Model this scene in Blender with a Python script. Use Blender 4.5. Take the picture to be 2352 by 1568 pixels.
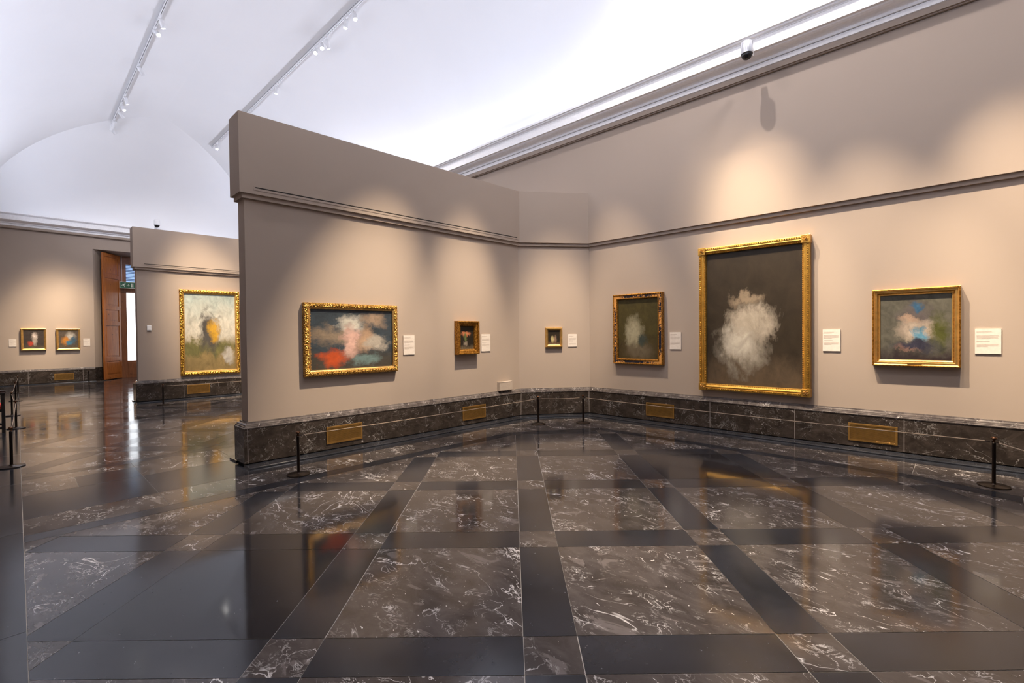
import bpy, math, random
from mathutils import Matrix, Vector
random.seed(7)
for o in list(bpy.data.objects): bpy.data.objects.remove(o)
scene = bpy.context.scene
col = scene.collection

# ------------------------------------------------------------------ camera
# world axes: X runs down the length of the gallery, Y across it from the long picture wall, Z up (metres)
PITCH, ROLL = 0.01427, -0.010545
FWD = Vector((0.690840, -0.723008, 0)); RIGHT = Vector((-0.723008, -0.690840, 0)); UP = Vector((0, 0, 1))
def cam_axes():
    cp, sp, cr, sr = math.cos(PITCH), math.sin(PITCH), math.cos(ROLL), math.sin(ROLL)
    Rp = Matrix(((1,0,0),(0,cp,-sp),(0,sp,cp))); Rr = Matrix(((cr,-sr,0),(sr,cr,0),(0,0,1)))
    M = Rr @ Rp
    f = lambda r: RIGHT*r[0] - UP*r[1] + FWD*r[2]
    return f(M[0]), -f(M[1]), -f(M[2])
cx, cy, cz = cam_axes()
cam_d = bpy.data.cameras.new('camera'); cam = bpy.data.objects.new('camera', cam_d); col.objects.link(cam)
cam.matrix_world = Matrix(((cx.x,cy.x,cz.x,0),(cx.y,cy.y,cz.y,7.8726),(cx.z,cy.z,cz.z,1.6),(0,0,0,1)))
cam_d.sensor_width = 36; cam_d.lens = 36*1088/2352; cam_d.clip_start = .05; cam_d.clip_end = 100
scene.camera = cam

# ------------------------------------------------------------------ world, exposure
scene.view_settings.view_transform = 'Standard'; scene.view_settings.look = 'None'
scene.view_settings.gamma = 1; scene.view_settings.exposure = 0.45
scene.view_settings.use_curve_mapping = False
w = bpy.data.worlds.new('world'); scene.world = w; w.use_nodes = True
w.node_tree.nodes['Background'].inputs[0].default_value = (.75,.85,1,1)
w.node_tree.nodes['Background'].inputs[1].default_value = .35

# ------------------------------------------------------------------ cove lights on top of the long cornices
COVE_COL = (.78,.83,1.0)
def area(name, loc, sx, sy, energy, color, rot):
    l = bpy.data.lights.new(name, 'AREA'); l.shape = 'RECTANGLE'; l.size = sx; l.size_y = sy
    l.energy = energy; l.color = color
    o = bpy.data.objects.new(name, l); col.objects.link(o); o.location = loc; o.rotation_euler = rot
    return o
area('cove_light', (8, .20, 6.06), 29, .16, 300, COVE_COL, (math.radians(180-60),0,0))
area('cove_light', (8, 8.40, 6.06), 29, .16, 300, COVE_COL, (math.radians(180+60),0,0))

# ------------------------------------------------------------------ materials
def nmat(name):
    m = bpy.data.materials.new(name); m.use_nodes = True
    nt = m.node_tree; b = nt.nodes['Principled BSDF']; return m, nt, b
def setp(b, col_=None, rough=.5, metal=0, spec=.5):
    if col_: b.inputs['Base Color'].default_value = (*col_, 1)
    b.inputs['Roughness'].default_value = rough; b.inputs['Metallic'].default_value = metal
    b.inputs['Specular IOR Level'].default_value = spec
def N(nt, t, **kw):
    n = nt.nodes.new(t)
    for k, v in kw.items():
        if k in ('operation','blend_type','data_type','feature','distance','attribute_name','wave_type','bands_direction','noise_dimensions','interpolation','interpolation_type'): setattr(n, k, v)
        else: n.inputs[k].default_value = v
    return n
def L(nt, a, b): nt.links.new(a, b)
def ramp(nt, fac, stops, interp='LINEAR'):
    r = nt.nodes.new('ShaderNodeValToRGB'); r.color_ramp.interpolation = interp
    e = r.color_ramp.elements
    while len(e) < len(stops): e.new(.5)
    for i, (p, c) in enumerate(stops):
        e[i].position = p; e[i].color = (c,c,c,1) if not isinstance(c, tuple) else (*c,1)
    L(nt, fac, r.inputs[0]); return r.outputs[0]
def mix(nt, f, a, b):
    m = nt.nodes.new('ShaderNodeMix'); m.data_type = 'RGBA'
    if isinstance(f, (int,float)): m.inputs[0].default_value = f
    else: L(nt, f, m.inputs[0])
    for k, v in ((6,a),(7,b)):
        if isinstance(v, tuple): m.inputs[k].default_value = (*v,1)
        else: L(nt, v, m.inputs[k])
    return m.outputs[2]
def math_(nt, op, a, b=None, c=None):
    m = nt.nodes.new('ShaderNodeMath'); m.operation = op
    for i, v in enumerate((a,b,c)):
        if v is None: continue
        if isinstance(v, (int,float)): m.inputs[i].default_value = v
        else: L(nt, v, m.inputs[i])
    return m.outputs[0]
def coords(nt, attr=False, scale=(1,1,1)):
    g = nt.nodes.new('ShaderNodeNewGeometry')
    v = g.outputs['Position']
    if attr:
        a = nt.nodes.new('ShaderNodeAttribute'); a.attribute_name = 'rnd'
        s = nt.nodes.new('ShaderNodeVectorMath'); s.operation = 'SCALE'; s.inputs[3].default_value = 37
        L(nt, a.outputs['Vector'], s.inputs[0])
        ad = nt.nodes.new('ShaderNodeVectorMath'); ad.operation = 'ADD'; L(nt, v, ad.inputs[0]); L(nt, s.outputs[0], ad.inputs[1]); v = ad.outputs[0]
    mp = nt.nodes.new('ShaderNodeMapping'); mp.inputs['Scale'].default_value = scale; L(nt, v, mp.inputs[0])
    return mp.outputs[0]
def noise(nt, v, scale, detail=4, rough=.55, dist=0):
    n = N(nt, 'ShaderNodeTexNoise', Scale=scale, Detail=detail, Roughness=rough, Distortion=dist); L(nt, v, n.inputs['Vector']); return n.outputs[0]
def bump(nt, b, h, strength=.3, dist=.01):
    bp = N(nt, 'ShaderNodeBump', Strength=strength, Distance=dist); L(nt, h, bp.inputs['Height']); L(nt, bp.outputs[0], b.inputs['Normal'])

def wall_paint():
    m, nt, b = nmat('beige_wall_paint'); setp(b, None, .75, 0, .25)
    v = coords(nt); n = noise(nt, v, 1.2, 3)
    c = mix(nt, n, (.335,.272,.228), (.352,.286,.240)); L(nt, c, b.inputs['Base Color'])
    bump(nt, b, noise(nt, v, 90, 2), .05, .002); return m
def plaster():
    m, nt, b = nmat('white_vault_plaster'); setp(b, None, .85, 0, .2)
    v = coords(nt); n = noise(nt, v, .6, 5)
    c = mix(nt, n, (.84,.84,.85), (.89,.89,.895)); L(nt, c, b.inputs['Base Color']); bump(nt, b, noise(nt, v, 2.5, 4), .08, .02); return m
def marble(name, dark, light, vein=(.66,.63,.62), rough=.11, attr=True, amount=1.0, sc=1.0, scale=(1,1.5,1)):
    m, nt, b = nmat(name); setp(b, None, rough, 0, .5)
    v = coords(nt, attr, scale)
    mot = noise(nt, v, 4.5*sc, 8, .65, .6)
    base = mix(nt, ramp(nt, mot, [(.38,0.),(.66,1.)]), dark, light)
    blob = ramp(nt, noise(nt, v, 3.1*sc, 6, .6, 1.5), [(.60,0.),(.64,.45),(.9,.6)])
    base = mix(nt, math_(nt, 'MULTIPLY', blob, .65*amount), base, tuple(min(1, c*2.6+.02) for c in light))
    # long thin veins: zero crossings of warped noise
    n1 = noise(nt, v, 1.5*sc, 5, .55, 1.4)
    l1 = ramp(nt, math_(nt, 'ABSOLUTE', math_(nt, 'SUBTRACT', n1, .5)), [(0,1.),(.003,.6),(.006,0.)])
    m1 = ramp(nt, noise(nt, v, 2.1*sc, 2), [(.50,0.),(.62,1.)])
    n2 = noise(nt, v, 5.5*sc, 6, .6, 1.8)
    l2 = ramp(nt, math_(nt, 'ABSOLUTE', math_(nt, 'SUBTRACT', n2, .52)), [(0,1.),(.008,.55),(.020,0.)])
    m2 = ramp(nt, noise(nt, v, 3.3*sc, 3), [(.53,0.),(.66,1.)])
    # short white flakes
    n3 = noise(nt, v, 11*sc, 4, .5, 2.2)
    l3 = ramp(nt, n3, [(.695,0.),(.73,.9)])
    n4 = noise(nt, v, 45*sc, 2)
    l4 = ramp(nt, n4, [(.71,0.),(.76,.35)])
    f = math_(nt, 'MAXIMUM', math_(nt, 'MULTIPLY', l1, m1), math_(nt, 'MULTIPLY', math_(nt,'MULTIPLY', l2, m2), .75))
    f = math_(nt, 'MAXIMUM', f, math_(nt, 'MAXIMUM', l3, l4))
    f = math_(nt, 'MULTIPLY', f, amount)
    L(nt, mix(nt, f, base, vein), b.inputs['Base Color'])
    r = math_(nt, 'ADD', math_(nt, 'MULTIPLY', noise(nt, v, 9, 3), .05), rough-.025); L(nt, r, b.inputs['Roughness'])
    bump(nt, b, noise(nt, coords(nt, attr), 1.7, 2), .05, .02)
    return m
def slate(name='blue_grey_slate', a=(.013,.0145,.019), c=(.026,.028,.036), rough=.14):
    m, nt, b = nmat(name); setp(b, None, rough, 0, .5)
    v = coords(nt, True); mot = noise(nt, v, 2.4, 8, .6, .4)
    base = mix(nt, ramp(nt, mot, [(.35,0.),(.65,1.)]), a, c)
    sp = ramp(nt, noise(nt, v, 38, 3), [(.72,0.),(.76,.35)])
    L(nt, mix(nt, sp, base, (.35,.35,.37)), b.inputs['Base Color'])
    r = math_(nt, 'ADD', math_(nt, 'MULTIPLY', mot, .08), rough-.04); L(nt, r, b.inputs['Roughness'])
    bump(nt, b, noise(nt, v, 1.7, 2), .05, .02)
    return m
def plain(name, c, rough=.5, metal=0, spec=.5, nscale=30, var=.12):
    m, nt, b = nmat(name); setp(b, None, rough, metal, spec)
    n = noise(nt, coords(nt), nscale, 3)
    L(nt, mix(nt, n, tuple(x*(1-var) for x in c), tuple(min(1,x*(1+var)) for x in c)), b.inputs['Base Color']); return m
def gold(name, c=(.74,.43,.09), rough=.36, carve=0, cscale=26, dark=(.25,.11,.015), metal=.85):
    m, nt, b = nmat(name); setp(b, None, rough, metal, .5)
    tc = nt.nodes.new('ShaderNodeTexCoord'); v = tc.outputs['Object']
    n = noise(nt, v, 14, 4)
    cc = mix(nt, ramp(nt, n, [(.3,0.),(.7,1.)]), tuple(x*.72 for x in c), c)
    if carve:
        vo = N(nt, 'ShaderNodeTexVoronoi', Scale=cscale); L(nt, v, vo.inputs['Vector'])
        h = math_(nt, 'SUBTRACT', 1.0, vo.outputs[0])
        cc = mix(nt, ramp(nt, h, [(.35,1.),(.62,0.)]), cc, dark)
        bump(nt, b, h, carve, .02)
    L(nt, cc, b.inputs['Base Color']); return m
def wood(name, a, c, rough=.35):
    m, nt, b = nmat(name); setp(b, None, rough, 0, .5)
    tc = nt.nodes.new('ShaderNodeTexCoord'); mp = nt.nodes.new('ShaderNodeMapping'); mp.inputs['Scale'].default_value = (9,9,.9); L(nt, tc.outputs['Object'], mp.inputs[0])
    n = noise(nt, mp.outputs[0], 2.2, 6, .6, 1.2)
    kn = ramp(nt, noise(nt, tc.outputs['Object'], 5, 2), [(.70,0.),(.76,1.)])
    base = mix(nt, ramp(nt, n, [(.3,0.),(.7,1.)]), a, c)
    L(nt, mix(nt, kn, base, tuple(x*.45 for x in a)), b.inputs['Base Color']); return m
def emit(name, c, s):
    m, nt, b = nmat(name); setp(b, c, .5); b.inputs['Emission Color'].default_value = (*c,1); b.inputs['Emission Strength'].default_value = s
    n = noise(nt, coords(nt), .4, 1); L(nt, mix(nt, n, tuple(x*.97 for x in c), c), b.inputs['Base Color']); return m

WALL = wall_paint(); PLASTER = plaster()
CORN = plain('white_cornice_paint', (.86,.86,.88), .6, 0, .3)
MARB = marble('brown_veined_marble', (.044,.0365,.034), (.086,.074,.071), rough=.085, amount=1.3)
MARBW = marble('skirting_marble', (.021,.016,.0135), (.046,.036,.031), rough=.16, attr=True, amount=.5, sc=1.5, scale=(1,1,1.2))
MARBT = marble('skirting_cap_marble', (.050,.042,.042), (.12,.104,.10), rough=.14, attr=True, amount=.8, sc=1.6, scale=(1,1,1))
SLATE = slate(); BLACKM = slate('black_polished_slate', (.011,.011,.013), (.018,.0175,.021), .08)
GROUT = plain('floor_grout', (.46,.42,.38), .8)
JOINT = plain('skirting_joint', (.28,.25,.24), .6)
GAP = plain('shadow_gap', (.006,.006,.007), .8)
SLOT = plain('dark_slot', (.012,.009,.007), .9)
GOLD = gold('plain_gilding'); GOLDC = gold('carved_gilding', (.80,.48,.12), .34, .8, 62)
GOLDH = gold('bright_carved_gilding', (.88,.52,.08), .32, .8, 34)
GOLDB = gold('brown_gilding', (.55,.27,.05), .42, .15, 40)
GOLDP = gold('pale_gilding', (.80,.50,.17), .30)
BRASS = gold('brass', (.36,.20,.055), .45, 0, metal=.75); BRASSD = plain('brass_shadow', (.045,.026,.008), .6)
BRONZE = plain('dark_bronze', (.022,.013,.009), .32, .6)
ROPE = plain('beige_rope', (.34,.26,.19), .8)
PAPER = plain('label_card', (.62,.56,.51), .6); INK = plain('printed_grey', (.36,.30,.26), .7)
WHITEP = plain('white_plastic', (.75,.75,.76), .4); ALU = plain('brushed_aluminium', (.62,.62,.64), .3, .8)
LENS = emit('lamp_lens', (1,.96,.9), 25); DARKL = plain('dark_glass', (.01,.01,.012), .08)
SHUT = wood('varnished_pine', (.23,.065,.014), (.42,.15,.035)); SHUTD = wood('dark_pine', (.15,.05,.018), (.26,.095,.035))
SKY_PANE = emit('daylit_frosted_pane', (.90,.95,1.0), 1.5); BLINDB = emit('daylight_behind_blind', (.42,.62,.95), .55)
BLIND = plain('blue_grey_blind', (.22,.33,.50), .5)
GREEN = plain('sign_green', (.012,.10,.045), .5); SIGNW = plain('sign_white', (.62,.68,.60), .5)
RED = plain('red_upholstery', (.62,.035,.02), .6); BLACKW = plain('black_lacquered_wood', (.015,.011,.010), .35)

# ------------------------------------------------------------------ mesh helpers
class MB:
    def __init__(s): s.v=[]; s.f=[]; s.m=[]; s.r=[]
    def face(s, pts, m=0, r=None):
        i=len(s.v); s.v += [tuple(p) for p in pts]; s.f.append(list(range(i,i+len(pts)))); s.m.append(m)
        s.r.append(r if r is not None else (0,0,0))
    def box(s, x0,x1,y0,y1,z0,z1, m=0, r=None, M=None):
        P=[Vector((x,y,z)) for z in (z0,z1) for y in (y0,y1) for x in (x0,x1)]
        if M: P=[M@p for p in P]
        for q in ((0,2,3,1),(4,5,7,6),(0,1,5,4),(2,6,7,3),(0,4,6,2),(1,3,7,5)): s.face([P[k] for k in q], m, r)
    def grid(s, rows, m=0, closed=False, r=None):
        i=len(s.v); n=len(rows[0])
        for row in rows: s.v += [tuple(p) for p in row]
        for a in range(len(rows)-1):
            for b in range(n if closed else n-1):
                c=(b+1)%n
                s.f.append([i+a*n+b, i+a*n+c, i+(a+1)*n+c, i+(a+1)*n+b]); s.m.append(m); s.r.append(r or (0,0,0))
    def lathe(s, prof, seg=24, m=0, M=None, caps=True):
        rows=[]
        for rr,z in prof:
            row=[Vector((rr*math.cos(2*math.pi*k/seg), rr*math.sin(2*math.pi*k/seg), z)) for k in range(seg)]
            if M: row=[M@p for p in row]
            rows.append(row)
        s.grid(rows, m, True)
        if caps:
            s.face(list(reversed(rows[0])), m); s.face(rows[-1], m)
    def tube(s, pts, rad, seg=8, m=0):
        rows=[]
        for k,p in enumerate(pts):
            p=Vector(p); a=Vector(pts[max(0,k-1)]); b=Vector(pts[min(len(pts)-1,k+1)]); t=(b-a).normalized()
            u=t.cross(Vector((0,0,1)));  u = u.normalized() if u.length>1e-4 else Vector((1,0,0))
            w_=t.cross(u).normalized()
            rows.append([p+rad*(math.cos(q)*u+math.sin(q)*w_) for q in [2*math.pi*j/seg for j in range(seg)]])
        s.grid(rows, m, True); s.face(list(reversed(rows[0])), m); s.face(rows[-1], m)
    def build(s, name, mats, parent=None, smooth=False, bevel=0, fix=True):
        me=bpy.data.meshes.new(name); me.from_pydata(s.v, [], s.f)
        if not isinstance(mats,(list,tuple)): mats=[mats]
        for x in mats: me.materials.append(x)
        me.polygons.foreach_set('material_index', s.m)
        at=me.color_attributes.new('rnd','FLOAT_COLOR','CORNER')
        k=0
        data=[]
        for p,r in zip(me.polygons, s.r):
            for _ in p.loop_indices: data += [r[0],r[1],r[2],1]
        at.data.foreach_set('color', data)
        if smooth:
            me.polygons.foreach_set('use_smooth', [True]*len(me.polygons))
        me.update()
        if fix:
            import bmesh
            bm=bmesh.new(); bm.from_mesh(me); bmesh.ops.remove_doubles(bm, verts=bm.verts, dist=1e-5)
            bmesh.ops.recalc_face_normals(bm, faces=bm.faces); 
            if smooth:
                for e in bm.edges:
                    if len(e.link_faces)==2 and e.calc_face_angle(0) > math.radians(38): e.smooth=False
            bm.to_mesh(me); bm.free()
        o=bpy.data.objects.new(name, me); col.objects.link(o)
        if parent: o.parent=parent
        if bevel:
            b=o.modifiers.new('bevel','BEVEL'); b.width=bevel; b.segments=2; b.limit_method='ANGLE'
        return o
def tag(o, label=None, cat=None, group=None, kind=None):
    if label: o['label']=label
    if cat: o['category']=cat
    if group: o['group']=group
    if kind: o['kind']=kind
    return o
def thing(name, label, cat, loc=(0,0,0), rz=0, group=None):
    o=bpy.data.objects.new(name,None); col.objects.link(o); o.empty_display_size=.1
    o.location=loc; o.rotation_euler=(0,0,rz); return tag(o,label,cat,group)
def copy_tree(o, parent=None):
    c=o.copy(); col.objects.link(c); c.parent=parent
    for ch in list(o.children): copy_tree(ch,c)
    return c
def struct(mb, name, mats, **kw): return tag(mb.build(name, mats, **kw), kind='structure')
def rnd(): return (random.random(), random.random(), random.random())

# polyline sweep; the room lies to the right of the travel direction, profile = (offset into room, z)
def offs(pts, i, d):
    def nrm(a,b):
        t=Vector((b[0]-a[0], b[1]-a[1])).normalized(); return Vector((t.y,-t.x))
    p=Vector(pts[i][:2])
    if i==0: n=nrm(pts[0],pts[1]); return p+n*d
    if i==len(pts)-1: n=nrm(pts[-2],pts[-1]); return p+n*d
    n1,n2=nrm(pts[i-1],pts[i]),nrm(pts[i],pts[i+1]); h=(n1+n2).normalized()
    return p+h*(d/max(.25,h.dot(n1)))
def sweep(mb, pts, prof, m=0, i0=0, i1=None, r=None):
    i1=len(pts)-1 if i1 is None else i1
    rows=[[(*offs(pts,i,d),z) for i in range(i0,i1+1)] for d,z in prof]
    if isinstance(m,int): mb.grid(rows,m,r=r)
    else:
        for k in range(len(rows)-1): mb.grid(rows[k:k+2], m[k], r=r)

# ------------------------------------------------------------------ plan of the walls
W=8.6; XE=24.0; XB=-8.0; ZC=5.50
CH=[(24.0,2.8),(24.0,0),(16.2,0),(15.42,1.10),(15.27,5.84),(14.90,5.84),(14.76,1.08),(13.9,0),(7.82,0),(6.97,1.08),(6.80,5.95),
    (6.43,5.95),(6.26,1.08),(5.40,0),(-.60,0),(-1.46,1.08),(-1.63,5.95),(-2.0,5.95),(-2.15,1.10),(-3.0,0),(XB,0),(XB,W),(24.0,W),(24.0,5.80)]
ZT=4.38
LOW=[(-.07,0),(-.07,3.335)]
MOULD=[(-.07,3.335),(-.032,3.335),(-.032,3.39),(-.012,3.392),(0,3.392)]
UPP=[(0,3.392),(0,ZT),(-.05,ZT)]
def wall_part(name, i0, i1, cap=None):
    mb=MB(); sweep(mb, CH, LOW, 0, i0, i1); sweep(mb, CH, MOULD, 0, i0, i1); sweep(mb, CH, UPP, 0, i0, i1)
    if cap: mb.face([(x,y,ZT-.002) for x,y in cap])
    return struct(mb, name, WALL)
# partitions projecting from the long wall, each with its end face and both sides
wall_part('wall_left', 9, 12, [CH[9],CH[10],CH[11],CH[12]])
wall_part('wall_corner', 12, 13, [CH[12],CH[13],(7.82,0),CH[9]])
wall_part('wall_right', 13, 14)
wall_part('wall_near_corner', 14, 15, [CH[14],CH[15],CH[18],CH[19]])
wall_part('wall_near_right', 15, 18, [CH[15],CH[16],CH[17],CH[18]])
wall_part('wall_middle_right', 7, 9)
wall_part('wall_far_left', 3, 7, [CH[3],CH[4],CH[5],CH[6],CH[7],CH[2]])
wall_part('wall_far_right', 1, 3)
wall_part('wall_near_end', 18, 20)
# main wall above the display walls
mb=MB(); mb.box(XB-.3, XE+1.4, -.35, -.03, ZT-.004, 5.96); struct(mb,'wall_long_upper',WALL)
# opposite long wall and wall behind the camera (plain, floor to cornice)
mb=MB(); sweep(mb, CH, [(-.07,0),(-.07,5.96)], 0, 20, 22); struct(mb,'wall_side',WALL)
# end wall with the opening of the balcony door
mb=MB(); xw=24.07
def endface(y0,y1,z0,z1): mb.face([(xw,y0,z0),(xw,y1,z0),(xw,y1,z1),(xw,y0,z1)])
endface(5.80,W+.07,0,5.96); endface(-.07,2.8,0,5.96); endface(2.8,5.80,5.04,5.96)
JI=25.1
mb.face([(xw,5.80,0),(JI,5.02,0),(JI,5.02,4.97),(xw,5.80,5.04)])
mb.face([(xw,2.80,0),(JI,3.58,0),(JI,3.58,4.97),(xw,2.80,5.04)])
mb.face([(xw,5.80,5.04),(JI,5.02,4.97),(JI,3.58,4.97),(xw,2.80,5.04)])
mb.box(JI+.02,JI+.3,-.3,W+.3,4.9,6.2); mb.box(JI+.02,JI+.3,5.02,W+.3,0,4.9); mb.box(JI+.02,JI+.3,-.3,3.58,0,4.9)
struct(mb,'wall_far',WALL)

# ------------------------------------------------------------------ marble skirting and slate curb
BASE=[(0,.035),(0,.462),(.006,.464),(.006,.474),(-.006,.480),(-.008,.492),(-.018,.496),(-.022,.510),(-.034,.520),(-.046,.524),(-.050,.538),(-.07,.540)]
BM=[0,1,1,1,1,1,1,1,1,1,1]
def skirting(name, i0, i1, joints=()):
    for_mb=MB()
    for i in range(i0,i1):
        r=rnd(); sweep(for_mb, CH, BASE, BM, i, i+1, r=r)
        sweep(for_mb, CH, [(-.03,.0),(-.03,.035),(0,.035)], 3, i, i+1)
    for (seg,s) in joints:
        a=Vector(CH[seg]); t=(Vector(CH[seg+1])-a).normalized(); n=Vector((t.y,-t.x)); p=a+t*s
        q=[p+t*k+n*.0012 for k in (-.003,.003)]; q2=[p+t*k-n*.02 for k in (-.003,.003)]
        for_mb.face([(*q[0],.035),(*q[1],.035),(*q[1],.462),(*q[0],.462)], 2)
    return struct(for_mb, name, [MARBW,MARBT,JOINT,GAP])
skirting('baseboard_left', 9, 12, [(11,.04),(11,4.86)])
skirting('baseboard_corner', 12, 13, [(12,.012),(12,1.368)])
skirting('baseboard_right', 13, 14, [(13,.01),(13,1.16),(13,2.37),(13,3.60),(13,4.84)])
skirting('baseboard_near_right', 14, 20)
skirting('baseboard_middle_right', 7, 9)
skirting('baseboard_far_left', 3, 7, [(5,1.0)])
skirting('baseboard_far_right', 0, 3)
skirting('baseboard_side', 20, 22)
skirting('baseboard_far', 22, 23, [(22,1.0),(22,2.45)])
mb=MB()
for d0 in ((24.0,5.80,JI,5.02),(24.0,2.80,JI,3.58)):
    mb.face([(d0[0],d0[1],0),(d0[2],d0[3],0),(d0[2],d0[3],.52),(d0[0],d0[1],.52)])
struct(mb,'baseboard_recess',[MARBW])
CURB=[(.20,.0),(.203,.010),(.200,.018),(.192,.022),(-.03,.022)]
def curb(name,i0,i1):
    mb=MB(); 
    for i in range(i0,i1):
        r=rnd(); sweep(mb, CH, CURB, 0, i, i+1, r=r); sweep(mb, CH, [(.42,.0008),(.19,.0012)], 0, i, i+1, r=r)
    return struct(mb,name,SLATE)
for k,(i0,i1) in enumerate(((8,10),(11,16),(5,8),(0,4),(17,23))):
    mb=MB(); sub=CH[i0:i1+1]
    for i in range(len(sub)-1):
        r=rnd(); sweep(mb, sub, CURB, 0, i, i+1, r=r); sweep(mb, sub, [(.42,.0008),(.19,.0012)], 0, i, i+1, r=r)
    for q in (0,-1):
        e=[(*offs(sub,len(sub)-1 if q else 0,d),z) for d,z in CURB]; e.append((e[-1][0],e[-1][1],0)); mb.face(e)
    struct(mb,'trim_%d'%(k+10),SLATE)

# ------------------------------------------------------------------ floor
def clip(poly, a, b, off=0.):
    # keep the part of poly left of a->b, shifted inwards by off
    n=Vector((-(b[1]-a[1]), b[0]-a[0])).normalized(); out=[]
    d=lambda p:(Vector(p)-Vector(a)).dot(n)-off
    for i in range(len(poly)):
        p,q=poly[i],poly[(i+1)%len(poly)]; dp,dq=d(p),d(q)
        if dp>=0: out.append(p)
        if (dp>=0)!=(dq>=0):
            t=dp/(dp-dq); out.append((p[0]+(q[0]-p[0])*t, p[1]+(q[1]-p[1])*t))
    return out
def ccw(poly):
    s=sum(poly[i][0]*poly[(i+1)%len(poly)][1]-poly[(i+1)%len(poly)][0]*poly[i][1] for i in range(len(poly)))
    return poly if s>0 else poly[::-1]
def inset(poly,g):
    poly=ccw(poly); out=poly
    for i in range(len(poly)):
        if not out: return out
        out=clip(out, poly[i], poly[(i+1)%len(poly)], g)
    return out
fl=MB()
def slab(poly, m, g=.0018, z=0):
    p=inset(poly,g)
    if len(p)>2:
        fl.face([(x,y,z) for x,y in p], m, rnd())
def to_hall(X,Z,sh): 
    return (X*-.723008+Z*.690840+sh, X*-.690840-Z*.723008+7.8726)
X0,Z0,P,S=.0425,2.2039,1.3399,.2868
def field(region, sh, blacks=()):
    region=ccw(region)
    def put(x0,x1,z0,z1,m):
        q=ccw([to_hall(x0,z0,sh),to_hall(x1,z0,sh),to_hall(x1,z1,sh),to_hall(x0,z1,sh)])
        for i in range(len(region)):
            q=clip(q, region[i], region[(i+1)%len(region)])
            if len(q)<3: return
        slab(q,m,.0026 if random.random()<.45 else .0009)
    for i in range(-8,9):
        for j in range(-4,9):
            x=X0+i*P; z=Z0+j*P
            put(x,x+S,z,z+S,0)                                   # crossing squares
            put(x+S,x+P,z,z+S, 2 if (i,j) in ((-2,1),) else 1)   # strips
            put(x,x+S,z+S,z+P,1)
            put(x+S,x+P,z+S,z+P, 2 if (i,j) in blacks else 0)    # large tiles
NS=7.86
E4=[(5.36,NS),(5.20,2.42),(4.38,1.20),(.50,1.20),(-.40,1.50),(-1.20,1.80),(-1.20,NS)]
E3=[(5.54,NS),(5.40,2.35),(4.50,1.03),(.45,1.03),(-.41,1.27),(-1.20,1.52),(-1.20,1.80)]
field(E4, 0, ((-2,0),(1,2)))
for a in range(5): slab([E4[a],E4[a+1],E3[a+1],E3[a]],1)
cuts=[NS,6.88,5.91,4.94,3.97,3.0,2.35]
slab([(6.04,5.7),(6.04,2.35),(6.3,2.35),(6.3,5.7)],0)
def e3x(y): return 5.40+(5.54-5.40)*(y-2.35)/(NS-2.35)
for a,b in zip(cuts,cuts[1:]): slab([(e3x(a),a),(e3x(b),b),(6.04,b),(6.04,a)],0)
slab([(5.40,2.35),(6.3,2.35),(6.15,.98),(5.35,.05),(4.5,.05),(4.50,1.03)],0)
for a,b in zip([4.5,3.33,2.36,1.39,.42],[3.33,2.36,1.39,.42,-.55]):
    if b>0: slab([(a,.05),(b,.05),(b,1.03),(a,1.03)],0,.002)
slab([(.42,.05),(-.55,.05),(-.55,1.31),(-.41,1.27),(.42,1.04)],0)
slab([(-.55,.05),(-1.2,.3),(-1.2,1.52),(-.55,1.31)],0)
slab([(-1.2,.3),(-2.1,1.4),(-2.1,NS),(-1.2,NS)],1)
# threshold between the two rooms and the second room
for a,b in ((NS,6.88),(6.88,5.7)): slab([(6.04,a),(6.04,b),(6.94,b),(6.94,a)],1)
slab([(6.94,7.43),(7.47,7.43),(7.47,6.88),(6.94,6.88)],1)
slab([(6.94,NS),(7.47,NS),(7.47,7.43),(6.94,7.43)],0)
for sh in (8.47,16.9):
    F4=[(5.36+sh,NS),(5.20+sh,2.42),(4.38+sh,1.20),(.42+sh,1.20),(-.40+sh,2.42),(-.56+sh,NS)]
    F3=[(5.54+sh,NS),(5.40+sh,2.35),(4.50+sh,1.03),(.30+sh,1.03),(-.60+sh,2.35),(-.74+sh,NS)]
    field(F4, sh)
    for a in range(5): slab([F4[a],F4[a+1],F3[a+1],F3[a]],1)
    for a,b in zip(cuts,cuts[1:]):
        slab([(e3x(a)+sh,a),(e3x(b)+sh,b),(6.04+sh,b),(6.04+sh,a)],0)
        x0=6.94 if (sh<9 and a<6.9) else (7.47 if sh<9 else 15.30)
        ya=-.74+sh+(.14)*(NS-a)/(NS-2.35); yb=-.74+sh+(.14)*(NS-b)/(NS-2.35)
        slab([(x0,a),(x0,b),(yb,b),(ya,a)],0)
    slab([(5.40+sh,2.35),(6.15+sh,2.35),(6.15+sh,.98),(5.35+sh,.05),(4.5+sh,.05),(4.50+sh,1.03)],0)
    for k in range(4): slab([(4.5-1.05*k+sh,.05),(3.45-1.05*k+sh,.05),(3.45-1.05*k+sh,1.03),(4.5-1.05*k+sh,1.03)],0)
    slab([(.30+sh,1.03),(-.60+sh,2.35),(-1.45+sh,2.35),(-1.45+sh,.98),(-.6+sh,.05),(.3+sh,.05)],0)
for a,b in ((NS,6.88),(6.88,5.6)): slab([(14.51,a),(14.51,b),(15.30,b),(15.30,a)],1)
slab([(22.95,NS),(22.95,.1),(24.2,.1),(24.2,NS)],0)
slab([(24.2,6.2),(24.2,2.4),(25.6,2.4),(25.6,6.2)],1)
x=-2.1
while x<24.2:
    slab([(x,NS),(x+1.94,NS),(x+1.94,W+.1),(x,W+.1)],1); x+=1.94
slab([(-8.1,-.1),(-2.1,-.1),(-2.1,W+.1),(-8.1,W+.1)],0)
fl.face([(-8.3,-.3,-.003),(25.8,-.3,-.003),(25.8,9,-.003),(-8.3,9,-.003)],3)
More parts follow.
